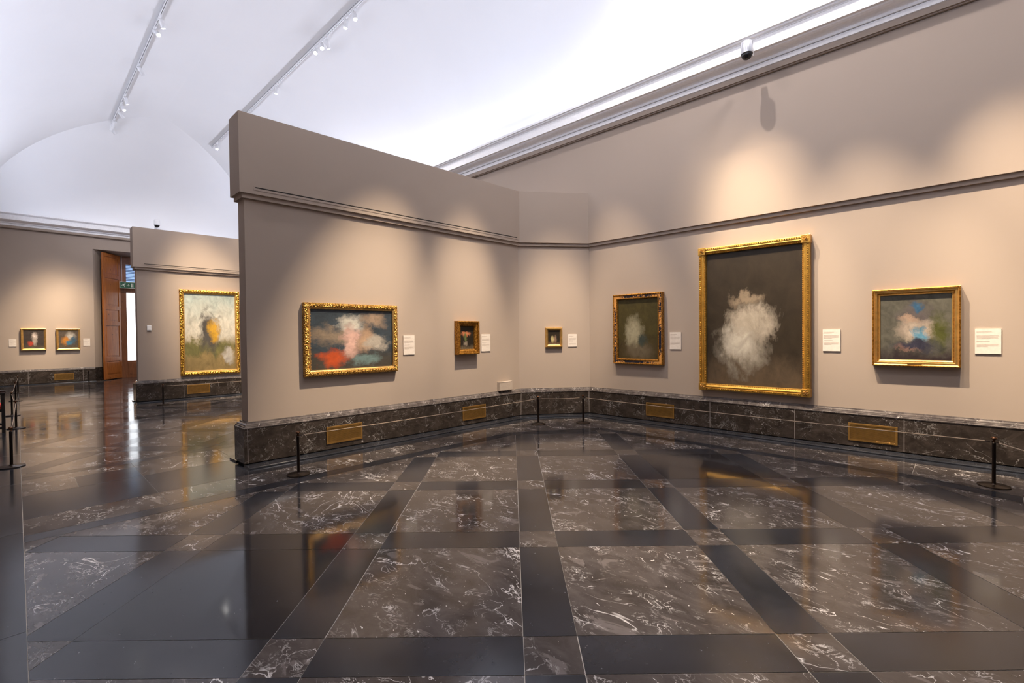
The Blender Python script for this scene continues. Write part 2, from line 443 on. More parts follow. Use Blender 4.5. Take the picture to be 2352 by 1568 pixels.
fl.box(-8.3,25.8,-.3,9,-.2,-.004,3)
fo=struct(fl,'floor',[MARB,SLATE,BLACKM,GROUT],fix=False)

# ------------------------------------------------------------------ vault and cornice
ZS,RISE=5.95,3.2
mb=MB(); n=40; R=W/2; RV=R+.03
def vz(t): return ZS+RISE*math.sin(t)
T=[math.pi/2*k/n for k in range(n+1)]
xa,xb=XB-.07,XE+.07
sx=24
for side in (0,1):
    rows=[]
    for t in T:
        o=RV*(1-math.cos(t)); y=o-.03 if side==0 else W+.03-o
        rows.append([(xa+o+(xb-xa-2*o)*k/sx, y, vz(t)) for k in range(sx+1)])
    mb.grid(rows)
for side in (0,1):
    rows=[]
    for t in T:
        o=RV*(1-math.cos(t)); x=xa+o if side==0 else xb-o
        rows.append([(x, o-.03+(W+.06-2*o)*k/12, vz(t)) for k in range(13)])
    mb.grid(rows)
vo=mb.build('ceiling',PLASTER,fix=False,smooth=True); tag(vo,kind='structure')
CP=[(-.02,5.485),(.012,5.485),(.012,5.50),(.04,5.50),(.04,5.575),(.055,5.58),(.055,5.648)]
CW=[(.055,5.652),(.072,5.656),(.075,5.69),(.085,5.698),(.11,5.705),(.15,5.708),(.19,5.715),(.225,5.728),(.238,5.742),(.28,5.745),(.28,5.905),
    (.288,5.907),(.290,5.918),(.305,5.926),(.322,5.930),(.328,5.936),(.330,5.952),(.358,5.955),(.358,6.0),(.33,6.0),(.33,5.95),(-.03,5.945)]
loop=[(XE,W/2),(XE,0),(XB,0),(XB,W),(XE,W),(XE,W/2)]
mb=MB(); sweep(mb,loop,CP[:5],1); sweep(mb,loop,CP[4:],0); sweep(mb,loop,[(.055,5.648),(.035,5.648),(.035,5.66),(.055,5.66)],2); sweep(mb,loop,CW,0)
struct(mb,'trim_4',[CORN,WALL,SLOT],smooth=False)

# slots above the picture moulding on the partitions
def frame_of(seg):
    a,b=Vector(CH[seg]),Vector(CH[seg+1]); t=(b-a).normalized(); return a,t,Vector((t.y,-t.x)),math.atan2(t.y,t.x)
def mount(seg,s,z,d=0):
    a,t,nn,th=frame_of(seg); p=a+t*s+nn*d; return (p.x,p.y,z),th
def slot(name,seg,s0,s1):
    loc,th=mount(seg,s0,3.475); mb=MB(); l=s1-s0
    mb.box(-.02,l+.02,-.004,.01,-.035,-.008,0); mb.box(-.02,l+.02,-.002,.01,.008,.022,0); mb.box(0,l,-.0025,.01,-.008,.008,1)
    o=struct(mb,name,[WALL,SLOT]); o.location=loc; o.rotation_euler=(0,0,th)
slot('trim_5',11,.18,4.81); slot('trim_6',5,.22,4.6)

# ------------------------------------------------------------------ paintings
def canvas_mat(name, base, low, blobs, seed=0, grain=9, split=.3, top=None):
    m,nt,b=nmat(name); setp(b,None,.38,0,.35)
    tc=nt.nodes.new('ShaderNodeTexCoord')
    sep=nt.nodes.new('ShaderNodeSeparateXYZ'); L(nt,tc.outputs['Generated'],sep.inputs[0])
    mp=nt.nodes.new('ShaderNodeMapping'); mp.inputs['Location'].default_value=(seed*3.1,seed*1.7,seed); L(nt,tc.outputs['Generated'],mp.inputs[0])
    nx=N(nt,'ShaderNodeTexNoise',Scale=5,Detail=9,Roughness=.68); L(nt,mp.outputs[0],nx.inputs['Vector'])
    sc=nt.nodes.new('ShaderNodeSeparateColor'); L(nt,nx.outputs['Color'],sc.inputs[0])
    X=math_(nt,'ADD',sep.outputs[0],math_(nt,'MULTIPLY',math_(nt,'SUBTRACT',sc.outputs[0],.5),.42))
    Z=math_(nt,'ADD',sep.outputs[2],math_(nt,'MULTIPLY',math_(nt,'SUBTRACT',sc.outputs[1],.5),.42))
    g=noise(nt,mp.outputs[0],grain,6,.65,.8)
    c=mix(nt,ramp(nt,Z,[(max(0,split-.10),1.),(split+.10,0.)]),base,low)
    if top: c=mix(nt,ramp(nt,Z,[(.6,0.),(1.,1.)]),c,top)
    for (bx,bz,rx,rz,cc,soft) in blobs:
        u=math_(nt,'DIVIDE',math_(nt,'SUBTRACT',X,bx),rx); v=math_(nt,'DIVIDE',math_(nt,'SUBTRACT',Z,bz),rz)
        d=math_(nt,'SQRT',math_(nt,'ADD',math_(nt,'MULTIPLY',u,u),math_(nt,'MULTIPLY',v,v)))
        d=math_(nt,'ADD',d,math_(nt,'MULTIPLY',math_(nt,'SUBTRACT',g,.5),1.5))
        f=ramp(nt,math_(nt,'MULTIPLY',d,.5),[(max(0,.5-soft),1.),(min(1,.5+soft),0.)])
        c=mix(nt,f,c,cc)
    c2=nt.nodes.new('ShaderNodeMix'); c2.data_type='RGBA'; c2.blend_type='MULTIPLY'; c2.inputs[0].default_value=1
    L(nt,c,c2.inputs[6]); L(nt,ramp(nt,g,[(.25,.6),(.75,1.25)]),c2.inputs[7])
    L(nt,c2.outputs[2],b.inputs['Base Color']); bump(nt,b,noise(nt,mp.outputs[0],60,3),.15,.002)
    return m
def frame_mesh(parent, name, w_, h, prof, mats, mi=None):
    mb=MB()
    rows=[]
    for ins,y in prof:
        rows.append([(-w_/2+ins,y,ins),(w_/2-ins,y,ins),(w_/2-ins,y,h-ins),(-w_/2+ins,y,h-ins)])
    for k in range(len(rows)-1): mb.grid(rows[k:k+2], (mi[k] if mi else 0), True)
    return mb.build(name, mats, parent)
def painting(seg,s0,s1,z0,z1,name,label,prof,mats,mi,cmat,cin,cy_=.03,d=0,group=None,extra=None):
    w_,h=s1-s0,z1-z0; loc,th=mount(seg,(s0+s1)/2,z0,d)
    t=thing(name,label,'painting',loc,th,group)
    frame_mesh(t,'frame',w_,h,prof,mats,mi)
    mb=MB(); mb.box(-w_/2+cin-.004,w_/2-cin+.004,cy_,cy_+.015,cin-.004,h-cin+.004); mb.build('canvas',cmat,t)
    if extra: extra(t,w_,h)
    return t
def beads(t,w_,h,ins,y,r,step,mat,name='beading'):
    mb=MB()
    pts=[]
    for a in range(int((w_-2*ins)/step)+1):
        x=-w_/2+ins+a*step; pts += [(x,ins),(x,h-ins)]
    for a in range(int((h-2*ins)/step)+1):
        z=ins+a*step; pts += [(-w_/2+ins,z),(w_/2-ins,z)]
    for x,z in pts:
        c=Vector((x,y,z)); o=[c+Vector(q)*r for q in ((1,0,0),(-1,0,0),(0,0,1),(0,0,-1))]; f=c+Vector((0,-r,0))
        for k in ((0,2),(2,1),(1,3),(3,0)): mb.face([o[k[0]],o[k[1]],f])
    return mb.build(name,mat,t,fix=False)
# left partition: large landscape-format canvas
def big_left(t,w_,h): beads(t,w_,h,.082,-.002,.006,.02,GOLDP)
painting(11,.75,2.168,1.057,2.066,'landscape_format_painting','wide dark blue canvas with pale and pink centre in carved gold frame on left partition',
  [(0,.07),(0,.005),(.010,-.006),(.030,-.016),(.052,-.010),(.060,0.0),(.068,.002),(.080,.008),(.086,.03)],[GOLDC,GOLDP],[0,0,0,0,0,1,1,1],
  canvas_mat('abstract_storm_blue',(.035,.047,.06),(.05,.045,.038),[(.22,.55,.22,.13,(.20,.155,.115),.2),(.46,.74,.13,.15,(.42,.40,.36),.2),(.46,.42,.11,.24,(.52,.33,.28),.2),(.63,.48,.09,.20,(.36,.24,.16),.2),(.78,.42,.13,.13,(.38,.34,.29),.22),(.25,.17,.14,.14,(.42,.07,.02),.2),(.62,.13,.2,.08,(.13,.19,.19),.2),(.75,.82,.15,.09,(.26,.19,.14),.25)],1,9,.25),.088,
  extra=big_left)
painting(11,3.316,3.805,1.265,1.848,'small_painting','small upright black canvas in stepped brown gilt frame on left partition',
  [(0,.07),(0,-.03),(.012,-.034),(.030,-.030),(.034,-.010),(.060,-.006),(.072,.0),(.084,.004),(.092,.03)],[GOLDB],None,
  canvas_mat('abstract_black_coral',(.015,.012,.009),(.11,.085,.055),[(.42,.66,.30,.10,(.42,.15,.07),.16),(.40,.52,.10,.16,(.09,.11,.04),.2),(.40,.26,.14,.10,(.22,.18,.14),.2)],2,12,.1),.094)
painting(12,.504,.845,1.342,1.733,'tiny_painting','tiny dark canvas with pale spot in plain bright gold frame on narrow corner wall',
  [(0,.07),(0,.03),(.010,.012),(.030,.010),(.042,.028),(.052,.036)],[GOLDP],None,
  canvas_mat('abstract_black_cream',(.022,.016,.010),(.15,.085,.05),[(.40,.36,.13,.18,(.40,.33,.16),.2),(.62,.40,.10,.22,(.20,.13,.09),.2)],3,12,.12),.054,.04)
def bframe(name):
    m,nt,b=nmat(name); setp(b,None,.35,.4,.5)
    tc=nt.nodes.new('ShaderNodeTexCoord'); v=tc.outputs['Object']
    g=noise(nt,v,26,4,.6,1.5); k=noise(nt,v,3.3,1)
    f=ramp(nt,math_(nt,'ADD',g,math_(nt,'MULTIPLY',math_(nt,'SUBTRACT',k,.5),.9)),[(.50,0.),(.55,1.)])
    L(nt,mix(nt,f,(.012,.016,.035),(.70,.34,.09)),b.inputs['Base Color']); bump(nt,b,f,.6,.01); return m
BAND=bframe('black_band_with_gilt_scrolls')
def bead_b(t,w_,h): beads(t,w_,h,.014,-.012,.009,.024,GOLDB); beads(t,w_,h,.088,-.002,.006,.018,GOLDB,'inner_beading')
painting(13,.548,1.552,1.032,2.332,'portrait_format_painting','dark olive canvas in black and gold scrolled frame nearest the corner wall',
  [(0,.07),(0,0),(.010,-.010),(.024,-.008),(.028,0.0),(.070,.0),(.074,-.008),(.086,-.008),(.096,.015),(.102,.03)],[GOLDB,BAND],[0,0,0,0,1,0,0,0,0],
  canvas_mat('abstract_olive_grey',(.052,.042,.013),(.050,.036,.014),[(.40,.44,.20,.24,(.30,.27,.18),.2),(.55,.12,.30,.12,(.12,.095,.06),.25),(.58,.30,.10,.10,(.04,.05,.042),.2)],4,8,.3),.104,extra=bead_b)
def big_right(t,w_,h):
    beads(t,w_,h,.022,-.030,.011,.032,GOLDH); beads(t,w_,h,.094,-.006,.010,.028,GOLD,'inner_beading')
    for cx_,cz_ in ((-w_/2+.052,.052),(w_/2-.052,.052),(w_/2-.052,h-.052),(-w_/2+.052,h-.052)):
        mb=MB(); mb.box(cx_-.058,cx_+.058,-.040,.07,cz_-.058,cz_+.058)
        c=mb.build('corner_block',GOLD,t,bevel=.004)
        mb=MB()
        for k in range(8):
            a=k*math.pi/4; q=Vector((cx_+.026*math.cos(a),-.042,cz_+.026*math.sin(a)))
            u=Vector((math.cos(a),0,math.sin(a))); v_=Vector((-math.sin(a),0,math.cos(a)))
            pp=[q-u*.018,q+v_*.011,q+u*.020,q-v_*.011]; f=q+Vector((0,-.016,0))
            for j in range(4): mb.face([pp[j],pp[(j+1)%4],f])
        q=Vector((cx_,-.042,cz_)); mb.lathe([(.012,0),(.010,.012),(.004,.018)],12,M=Matrix.Translation(q)@Matrix.Rotation(math.radians(90),4,'X'))
        mb.build('rosette',GOLDP,c,fix=False)
painting(13,2.206,3.80,.660,2.986,'large_portrait_format_painting','tallest canvas, near black with pale lower centre, gold frame with corner rosettes',
  [(0,.07),(0,-.018),(.010,-.026),(.034,-.030),(.040,-.018),(.060,-.024),(.078,-.016),(.086,-.004),(.100,.0),(.106,.03)],[GOLD],None,
  canvas_mat('abstract_umber_silver',(.030,.022,.014),(.085,.060,.038),[(.40,.27,.24,.15,(.25,.22,.18),.2),(.36,.30,.15,.11,(.44,.40,.34),.22),(.52,.47,.22,.10,(.36,.31,.25),.2),(.46,.64,.14,.05,(.22,.17,.12),.2)],5,7,.16),.108,.035,extra=big_right)
def plate(t,w_,h):
    mb=MB(); mb.box(-.07,.07,-.014,.004,.022,.050); mb.build('nameplate',BRASS,t,bevel=.002)
    beads(t,w_,h,.012,-.016,.004,.02,GOLDB)
painting(13,4.512,5.369,1.141,2.140,'square_format_painting','grey green canvas with cream and blue patches in ribbed gold frame with nameplate',
  [(0,.07),(0,-.012),(.012,-.018),(.018,-.010),(.032,.004),(.038,-.002),(.048,-.002),(.060,.016),(.066,.012),(.080,.026),(.084,.034)],[GOLDP,GOLDB],[1,1,1,0,0,0,0,1,0,0],
  canvas_mat('abstract_grey_green',(.095,.090,.072),(.030,.022,.024),[(.52,.66,.23,.18,(.10,.085,.085),.22),(.44,.62,.12,.06,(.33,.23,.17),.18),(.54,.45,.27,.13,(.38,.31,.25),.2),(.84,.42,.10,.22,(.07,.075,.02),.25),(.55,.80,.08,.06,(.04,.10,.18),.2),(.58,.37,.10,.09,(.10,.24,.34),.18),(.40,.19,.16,.06,(.36,.20,.13),.2),(.5,.22,.30,.08,(.035,.035,.055),.25)],6,8,.13),.086,.036,extra=plate)
# second partition
painting(5,.94,2.345,.612,2.888,'tall_landscape_painting','tall canvas, pale sky over olive ground, bright carved gold frame on the second partition',
  [(0,.07),(0,0),(.012,-.014),(.04,-.020),(.075,-.010),(.082,.004),(.10,.008),(.112,.03)],[GOLDH,GOLDP],[0,0,0,0,1,1,1],
  canvas_mat('abstract_pale_sky',(.50,.47,.40),(.22,.16,.07),[(.35,.30,.7,.10,(.14,.13,.05),.2),(.45,.48,.17,.24,(.075,.068,.062),.2),(.54,.52,.09,.12,(.48,.27,.03),.2),(.85,.18,.13,.08,(.40,.37,.33),.2)],7,8,.40,(.34,.40,.38)),.114)
# two small canvases on the end wall (mounted on the wall chain from the side wall to the door)
P_SM=[(0,.07),(0,0),(.012,-.006),(.03,.0),(.045,.016),(.062,.03)]
painting(22,W-7.76,W-7.12,1.225,2.005,'small_end_wall_painting','small dark grey canvas with white glow in gold frame, left of the end wall pair',
  P_SM,[GOLDP],None,canvas_mat('abstract_grey_glow',(.045,.035,.03),(.10,.075,.05),[(.55,.66,.12,.16,(.62,.52,.47),.3),(.55,.40,.09,.2,(.33,.28,.24),.2),(.35,.28,.13,.12,(.42,.06,.035),.2)],8,9,.1),.066)
painting(22,W-6.86,W-6.21,1.215,1.992,'small_end_wall_painting','small canvas with orange and blue patches in gold frame, beside the wooden shutter',
  P_SM,[GOLDP],None,canvas_mat('abstract_orange_blue',(.075,.058,.045),(.10,.075,.05),[(.62,.66,.2,.2,(.40,.37,.33),.3),(.35,.42,.18,.20,(.42,.17,.03),.2),(.55,.30,.16,.10,(.05,.16,.26),.2),(.75,.45,.13,.22,(.05,.09,.13),.2)],9,9,.1),.066)

# ------------------------------------------------------------------ wall labels
def wall_label(seg,s0,s1,z0,z1,label,lines):
    w_,h=s1-s0,z1-z0; loc,th=mount(seg,(s0+s1)/2,z0,-.07)
    t=thing('wall_label',label,'wall label',loc,th,'museum text labels beside the paintings')
    mb=MB(); mb.box(-w_/2,w_/2,-.012,0,0,h); mb.build('card',PAPER,t)
    mb=MB(); z=h-.035; 
    for kind,ln in lines:
        mb.box(-w_/2+.014,-w_/2+.014+(w_-.028)*ln,-.0126,-.0119,z-(.005 if kind else .0035),z); z-= .0125 if kind else .0095
        if ln<0.02: z-=.012
    mb.build('printed_text',INK,t,fix=False)
TXT=[(1,.66),(1,.52),(0,.0)]+[(0,.96),(0,.98),(0,.93),(0,.95),(0,.55)]+[(0,0),(1,.58),(0,0)]+[(0,.97),(0,.94),(0,.96),(0,.5)]
wall_label(11,2.30,2.505,1.30,1.607,'white text label beside the wide blue canvas on the left partition',TXT)
wall_label(11,3.92,4.135,1.302,1.615,'white text label beside the small brown framed canvas on the left partition',TXT)
wall_label(12,.969,1.145,1.350,1.600,'small white text label beside the tiny canvas on the corner wall',TXT[:14])
wall_label(13,1.655,1.86,1.316,1.615,'white text label between the black and gold frame and the tallest canvas',TXT)
wall_label(13,3.94,4.15,1.322,1.626,'white text label between the tallest canvas and the grey green canvas',TXT)
wall_label(13,5.49,5.71,1.315,1.613,'wide white text label at the right edge, past the grey green canvas',TXT)
wall_label(22,W-8.05,W-7.87,1.364,1.624,'white label left of the two small end wall canvases',TXT[:12])
wall_label(22,W-6.12,W-5.93,1.347,1.629,'white label between the small end wall canvas and the wooden shutter',TXT[:12])

# wall boxes
loc,th=mount(11,4.36,.54+.005,-.07); t=thing('cover_box','blank beige cover box resting on the skirting at the end of the left partition','box',(*mount(11,4.47,.545,-.07)[0][:2],.545),th)
mb=MB(); mb.box(-.165,.165,-.075,0,0,.17); mb.build('cover',plain('painted_metal',(.40,.335,.285),.5),t,bevel=.004)
mb=MB(); mb.box(-.158,.158,-.0765,-.074,.006,.012); mb.box(-.158,.158,-.0765,-.074,.158,.164); mb.build('seam',plain('seam_shadow',(.16,.12,.10),.7),t)
loc,th=mount(5,.30,1.80,-.07); t=thing('wall_sensor','small white sensor on the second partition left of the tall landscape','sensor',loc,th)
mb=MB(); mb.box(-.045,.045,-.03,0,0,.135); mb.build('housing',WHITEP,t,bevel=.008)
mb=MB(); mb.box(-.03,.03,-.031,-.028,.012,.02); mb.build('grille',plain('grey_plastic',(.25,.25,.26),.5),t)

# ------------------------------------------------------------------ brass grilles in the skirting
def grille_proto():
    t=thing('ventilation_grille','x','ventilation grille')
    w_,h=.53,.24; b=.024
    mb=MB()
    for q in ((-w_/2,w_/2,0,b),(-w_/2,w_/2,h-b,h),(-w_/2,-w_/2+b,b,h-b),(w_/2-b,w_/2,b,h-b)): mb.box(q[0],q[1],-.010,.0,q[2],q[3])
    mb.build('frame',BRASS,t,bevel=.002)
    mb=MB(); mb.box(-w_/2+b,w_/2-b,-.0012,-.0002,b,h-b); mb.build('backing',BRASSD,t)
    mb=MB(); k=18
    for i in range(k):
        z=b+(h-2*b)*(i+.5)/k; mb.box(-w_/2+b,w_/2-b,-.007,-.001,z-.0032,z+.0032)
    mb.build('louvre',BRASS,t,fix=False); return t
gp=grille_proto(); first=True
for seg,s,z,lab in ((11,1.29,.106,'brass grille in the skirting below the wide blue canvas'),(11,3.685,.110,'brass grille in the skirting below the small brown framed canvas'),
    (13,1.493,.112,'brass grille in the skirting below the black and gold frame'),(13,4.512,.109,'brass grille in the skirting right of the tallest canvas'),
    (5,1.33,.118,'brass grille in the skirting of the second partition below the tall landscape'),(22,W-6.67,.11,'dull brass grille in the skirting of the end wall below two small canvases')):
    o=gp if first else copy_tree(gp); first=False
    loc,th=mount(seg,s,z,0); o.location=loc; o.rotation_euler=(0,0,th); tag(o,lab,'ventilation grille','brass grilles set in the marble skirting')

# ------------------------------------------------------------------ stanchions and ropes
def stanchion_proto():
    t=thing('barrier_post','x','barrier post')
    mb=MB(); mb.lathe([(.125,0),(.127,.004),(.125,.011),(.118,.014),(.03,.018),(.022,.024),(.019,.030)],40); mb.build('base',BRONZE,t,smooth=True)
    mb=MB(); mb.lathe([(.0155,.026),(.0155,.440),(.018,.444),(.012,.450)],20); mb.build('pole',BRONZE,t,smooth=True)
    mb=MB(); mb.lathe([(.012,.448),(.010,.472),(.014,.478),(.024,.486),(.0265,.493),(.022,.501),(.012,.507),(.003,.509)],20); mb.build('knob',plain('polished_bronze',(.10,.045,.02),.22,.8),t,smooth=True)
    mb=MB()
    for sgn in (-1,1):
        mb.tube([(sgn*(.012+.012*(1-math.cos(a))),.0,.455+.009*math.sin(a)) for a in [i*math.pi/6 for i in range(13)]],.0025,6)
    mb.build('hook_ring',BRONZE,t,smooth=True)
    return t
sp=stanchion_proto(); first=True; SP={}
for key,x,y,lab in (('a',5.60,5.63,'bronze barrier post before the left end of the left partition'),
  ('b',5.49,1.47,'bronze barrier post before the tiny canvas, left of the pair at the corner wall'),
  ('c',4.96,.85,'bronze barrier post, right of the pair at the corner wall'),
  ('d',-.22,.99,'bronze barrier post before the right wall, nearest the right edge'),
  ('e',-.75,1.75,'bronze barrier post beyond the right edge, joined by the last rope'),
  ('f',13.91,5.46,'bronze barrier post before the second partition beside its grille'),
  ('g',22.74,6.09,'tiny distant barrier post beside the wooden shutter on the end wall'),
  ('h',8.69,7.94,'nearest barrier post in the row along the left edge'),
  ('i',12.39,7.90,'second nearest barrier post in the row along the left edge'),
  ('j',14.53,7.96,'third barrier post in the left edge row, behind the red chair'),
  ('k',17.94,7.91,'fourth barrier post in the left edge row'),
  ('l',20.51,7.86,'farthest barrier post in the left edge row, near the end wall')):
    o=sp if first else copy_tree(sp); first=False; o.location=(x,y,.022 if 0 else 0); o.rotation_euler=(0,0,math.radians(45)*(key in 'bce')+ (0 if key in 'dhijkl' else math.radians(90)))
    tag(o,lab,'barrier post','bronze rope barrier posts'); SP[key]=(x,y)
SP['f2']=(13.85,1.5); SP['g2']=(22.9,7.9)
o=copy_tree(sp); o.location=(13.85,1.5,0); tag(o,'bronze barrier post before the second partition, hidden behind the left partition','barrier post','bronze rope barrier posts')
def rope(a,b,lab,sag=.012):
    A=Vector((*SP[a],.456)); B=Vector((*SP[b],.456)); t_=(B-A).normalized(); A+=t_*.030; B-=t_*.030
    o=thing('barrier_rope',lab,'rope',(0,0,0),0,'thin ropes strung between barrier posts')
    def pt(u): p=A.lerp(B,u); p.z-=sag*4*u*(1-u); return p
    ln=(B-A).length; e=.035/ln
    mb=MB(); mb.tube([pt(e+(1-2*e)*k/24) for k in range(25)],.0048,8); mb.build('cord',ROPE,o,smooth=True)
    for u0,u1 in ((0,e),(1-e,1)):
        mb=MB(); mb.tube([pt(u0),pt(u1)],.007,8); mb.build('end_cap',BRONZE,o,smooth=True)
rope('a','b','beige rope along the left partition')
rope('b','c','short beige rope across the corner wall')
rope('c','d','long beige rope along the right wall below the large canvases')
rope('d','e','beige rope leaving the right edge from the last post')
rope('f','f2','beige rope along the second partition')
rope('h','i','rope between the two nearest posts at the left edge',.05)
rope('i','j','rope from the second to the third post at the left edge',.03)
rope('j','k','rope from the third to the fourth post at the left edge',.03)
rope('k','l','rope between the two farthest posts at the left edge',.03)

# ------------------------------------------------------------------ attendant's chair at the left edge
t=thing('armchair','black framed chair with red seat at the left edge behind the nearest post','chair',(12.24,8.30,0),0)
for x in (-.27,.27):
    for y,h in ((-.25,.67),(.23,.92)):
        mb=MB(); mb.box(x-.02,x+.02,y-.02,y+.02,0,h); mb.build('leg',BLACKW,t,bevel=.003)
    mb=MB(); mb.box(x-.03,x+.03,-.28,.24,.66,.695); mb.build('armrest',BLACKW,t,bevel=.005)
    mb=MB(); mb.box(x-.014,x+.014,-.24,.22,.07,.11); mb.build('stretcher',BLACKW,t,bevel=.003)
mb=MB(); mb.box(-.255,.255,-.26,.21,.36,.41); mb.build('seat_frame',BLACKW,t,bevel=.004)
mb=MB(); mb.box(-.25,.25,-.265,.20,.41,.48); mb.build('seat',RED,t,bevel=.02)
mb=MB(); mb.box(-.25,.25,.21,.245,.56,.90); mb.build('backrest',RED,t,bevel=.01)

# ------------------------------------------------------------------ balcony door, shutter and exit sign
d1=bpy.data.objects.new('door_1',None); col.objects.link(d1); d1.location=(25.0,4.3,0); tag(d1,kind='structure')
mb=MB()   # frame, in local coordinates (x into the wall, y across)
def bx(y0,y1,z0,z1,x0=0,x1=.09): mb.box(x0,x1,y0,y1,z0,z1)
bx(.62,.76,.0,4.97); bx(-.76,-.62,0,4.97); bx(-.62,.62,4.80,4.97); bx(-.62,.62,3.50,3.80); bx(-.05,.05,0,3.5)
bx(.40,.62,.0,4.80,.01,.07); bx(-.62,-.40,.0,4.8,.01,.07); bx(-.4,.4,.0,.70,.01,.07); bx(-.4,.4,4.66,4.8,.01,.07); bx(.05,.12,0,3.5,.01,.06); bx(-.12,-.05,0,3.5,.01,.06)
f=mb.build('door_frame',SHUTD,d1,bevel=.004)
mb=MB()
for a,b in ((.14,.38),(-.38,-.14)): 
    mb.box(-.004,.012,a,b,.12,.60)
mb.build('lower_panel',SHUTD,d1,bevel=.006)
for a,b in ((.12,.40),(-.40,-.12)):
    mb=MB(); mb.box(.03,.04,a,b,.70,3.50); mb.build('glass_pane',SKY_PANE,d1)
mb=MB(); mb.box(.075,.08,-.40,.40,3.80,4.66); mb.build('upper_pane',BLINDB,d1)
mb=MB()
for k in range(14):
    z=3.82+k*.062; M=Matrix.Translation((.045,0,z))@Matrix.Rotation(math.radians(35),4,'Y'); mb.box(-.022,.022,-.40,.40,-.0015,.0015,M=M)
mb.build('blind',BLIND,d1,fix=False)
for z in (4.45,2.9,2.3,1.5,.55):
    mb=MB(); mb.lathe([(.014,-.05),(.014,.05)],10,M=Matrix.Translation((-.012,.60,z))); mb.build('hinge',ALU,d1)
# open shutter leaf: six raised panels in a frame
a=Vector((24.02,5.54)); b=Vector((24.86,4.93)); tt=(b-a).normalized(); th=math.atan2(tt.y,tt.x); ln=(b-a).length
sh=bpy.data.objects.new('shutter',None); col.objects.link(sh); sh.parent=d1; sh.location=(a.x-25.0,a.y-4.3,.03); sh.rotation_euler=(0,0,th)
mb=MB(); H_=4.92; st=.11
Z=[0,.16,.70,.86,2.10,2.26,2.72,2.88,3.96,4.10,4.80,4.92]
mb.box(0,st,-.03,.03,0,H_); mb.box(ln-st,ln,-.03,.03,0,H_)
for k in range(0,12,2): mb.box(st,ln-st,-.03,.03,Z[k],Z[k+1])
mb.build('leaf_frame',SHUT,sh,bevel=.006)
for k in range(1,11,2):
    mb=MB(); mb.box(st,ln-st,-.010,.010,Z[k],Z[k+1]); mb.box(st+.05,ln-st-.05,-.020,.020,Z[k]+.05,Z[k+1]-.05); mb.build('panel',SHUT,sh,bevel=.008)
# exit sign
t=thing('exit_sign','green and white running man exit sign hanging before the balcony door','sign',(24.78,4.66,3.66),math.radians(-90))
w_,h=.56,.265
mb=MB(); mb.box(-w_/2,w_/2,-.012,.012,0,h); mb.build('sign_border',SIGNW,t,bevel=.003)
mb=MB(); mb.box(-w_/2+.022,w_/2-.022,-.0145,-.012,.022,h-.022); mb.build('sign_face',GREEN,t)
def poly(mb,pts): mb.face([(x-w_/2,-.0155,z) for x,z in pts])
mb=MB()
poly(mb,[(.105,.200),(.125,.212),(.140,.200),(.132,.184),(.112,.186)]); mb.v[-5:]=[(x+.052,y,z+.008) for x,y,z in mb.v[-5:]]
poly(mb,[(.105,.175),(.155,.185),(.165,.150),(.140,.120),(.112,.130)])       # torso
poly(mb,[(.105,.175),(.090,.172),(.082,.135),(.095,.135)])                   # rear arm
poly(mb,[(.155,.185),(.195,.175),(.198,.162),(.160,.160)])                   # front arm
poly(mb,[(.112,.130),(.100,.112),(.050,.118),(.050,.102),(.108,.094),(.135,.120)])  # rear leg
poly(mb,[(.140,.125),(.165,.110),(.160,.055),(.145,.055),(.146,.100),(.122,.118)])  # front leg
poly(mb,[(.225,.137),(.315,.137),(.315,.125),(.225,.125)]); poly(mb,[(.275,.175),(.322,.131),(.312,.122),(.265,.166)]); poly(mb,[(.275,.085),(.322,.131),(.312,.140),(.265,.094)])
poly(mb,[(.365,.210),(.410,.210),(.410,.055),(.365,.055)])
poly(mb,[(.435,.215),(.442,.215),(.442,.05),(.435,.05)])
mb.build('pictogram',SIGNW,t,fix=False)
mb=MB(); mb.tube([(-.2,0,h),(-.2,0,h+1.04)],.004,6); mb.tube([(.2,0,h),(.2,0,h+1.04)],.004,6); mb.build('hanging_rod',ALU,t)

# ------------------------------------------------------------------ security cameras
def cctv(loc,rz,lab,s=1.0,white=False):
    t=thing('security_camera',lab,'security camera',loc,rz,'ceiling security cameras')
    bm=WHITEP if white else ALU
    mb=MB(); mb.box(-.035*s,.035*s,-.20*s,-.13*s,(-.178 if white else -.06)*s,.06*s); mb.box(-.02*s,.02*s,-.15*s,.0,.05*s,.085*s); mb.build('bracket',WHITEP,t,bevel=.006)
    mb=MB(); mb.lathe([(.05*s,.09*s),(.075*s,.075*s),(.082*s,.05*s),(.082*s,-.085*s),(.078*s,-.095*s)],32); mb.build('housing',bm,t,smooth=True)
    mb=MB(); mb.lathe([(.080*s,-.085*s),(.080*s,-.098*s),(.074*s,-.102*s)],32); mb.build('dome_ring',DARKL,t,smooth=True)
    mb=MB(); mb.lathe([(.072*s*math.cos(q),-.10*s-.072*s*math.sin(q)) for q in [i*math.pi/2/8 for i in range(9)]],28); mb.build('dome',DARKL,t,smooth=True)
    return t
cctv((2.28,.52,5.70),0,'silver dome security camera on the cornice above the right wall')
c=cctv((23.5,3.88,6.27),math.radians(90),'white security camera on the end wall cornice above the second partition',1.25,True)

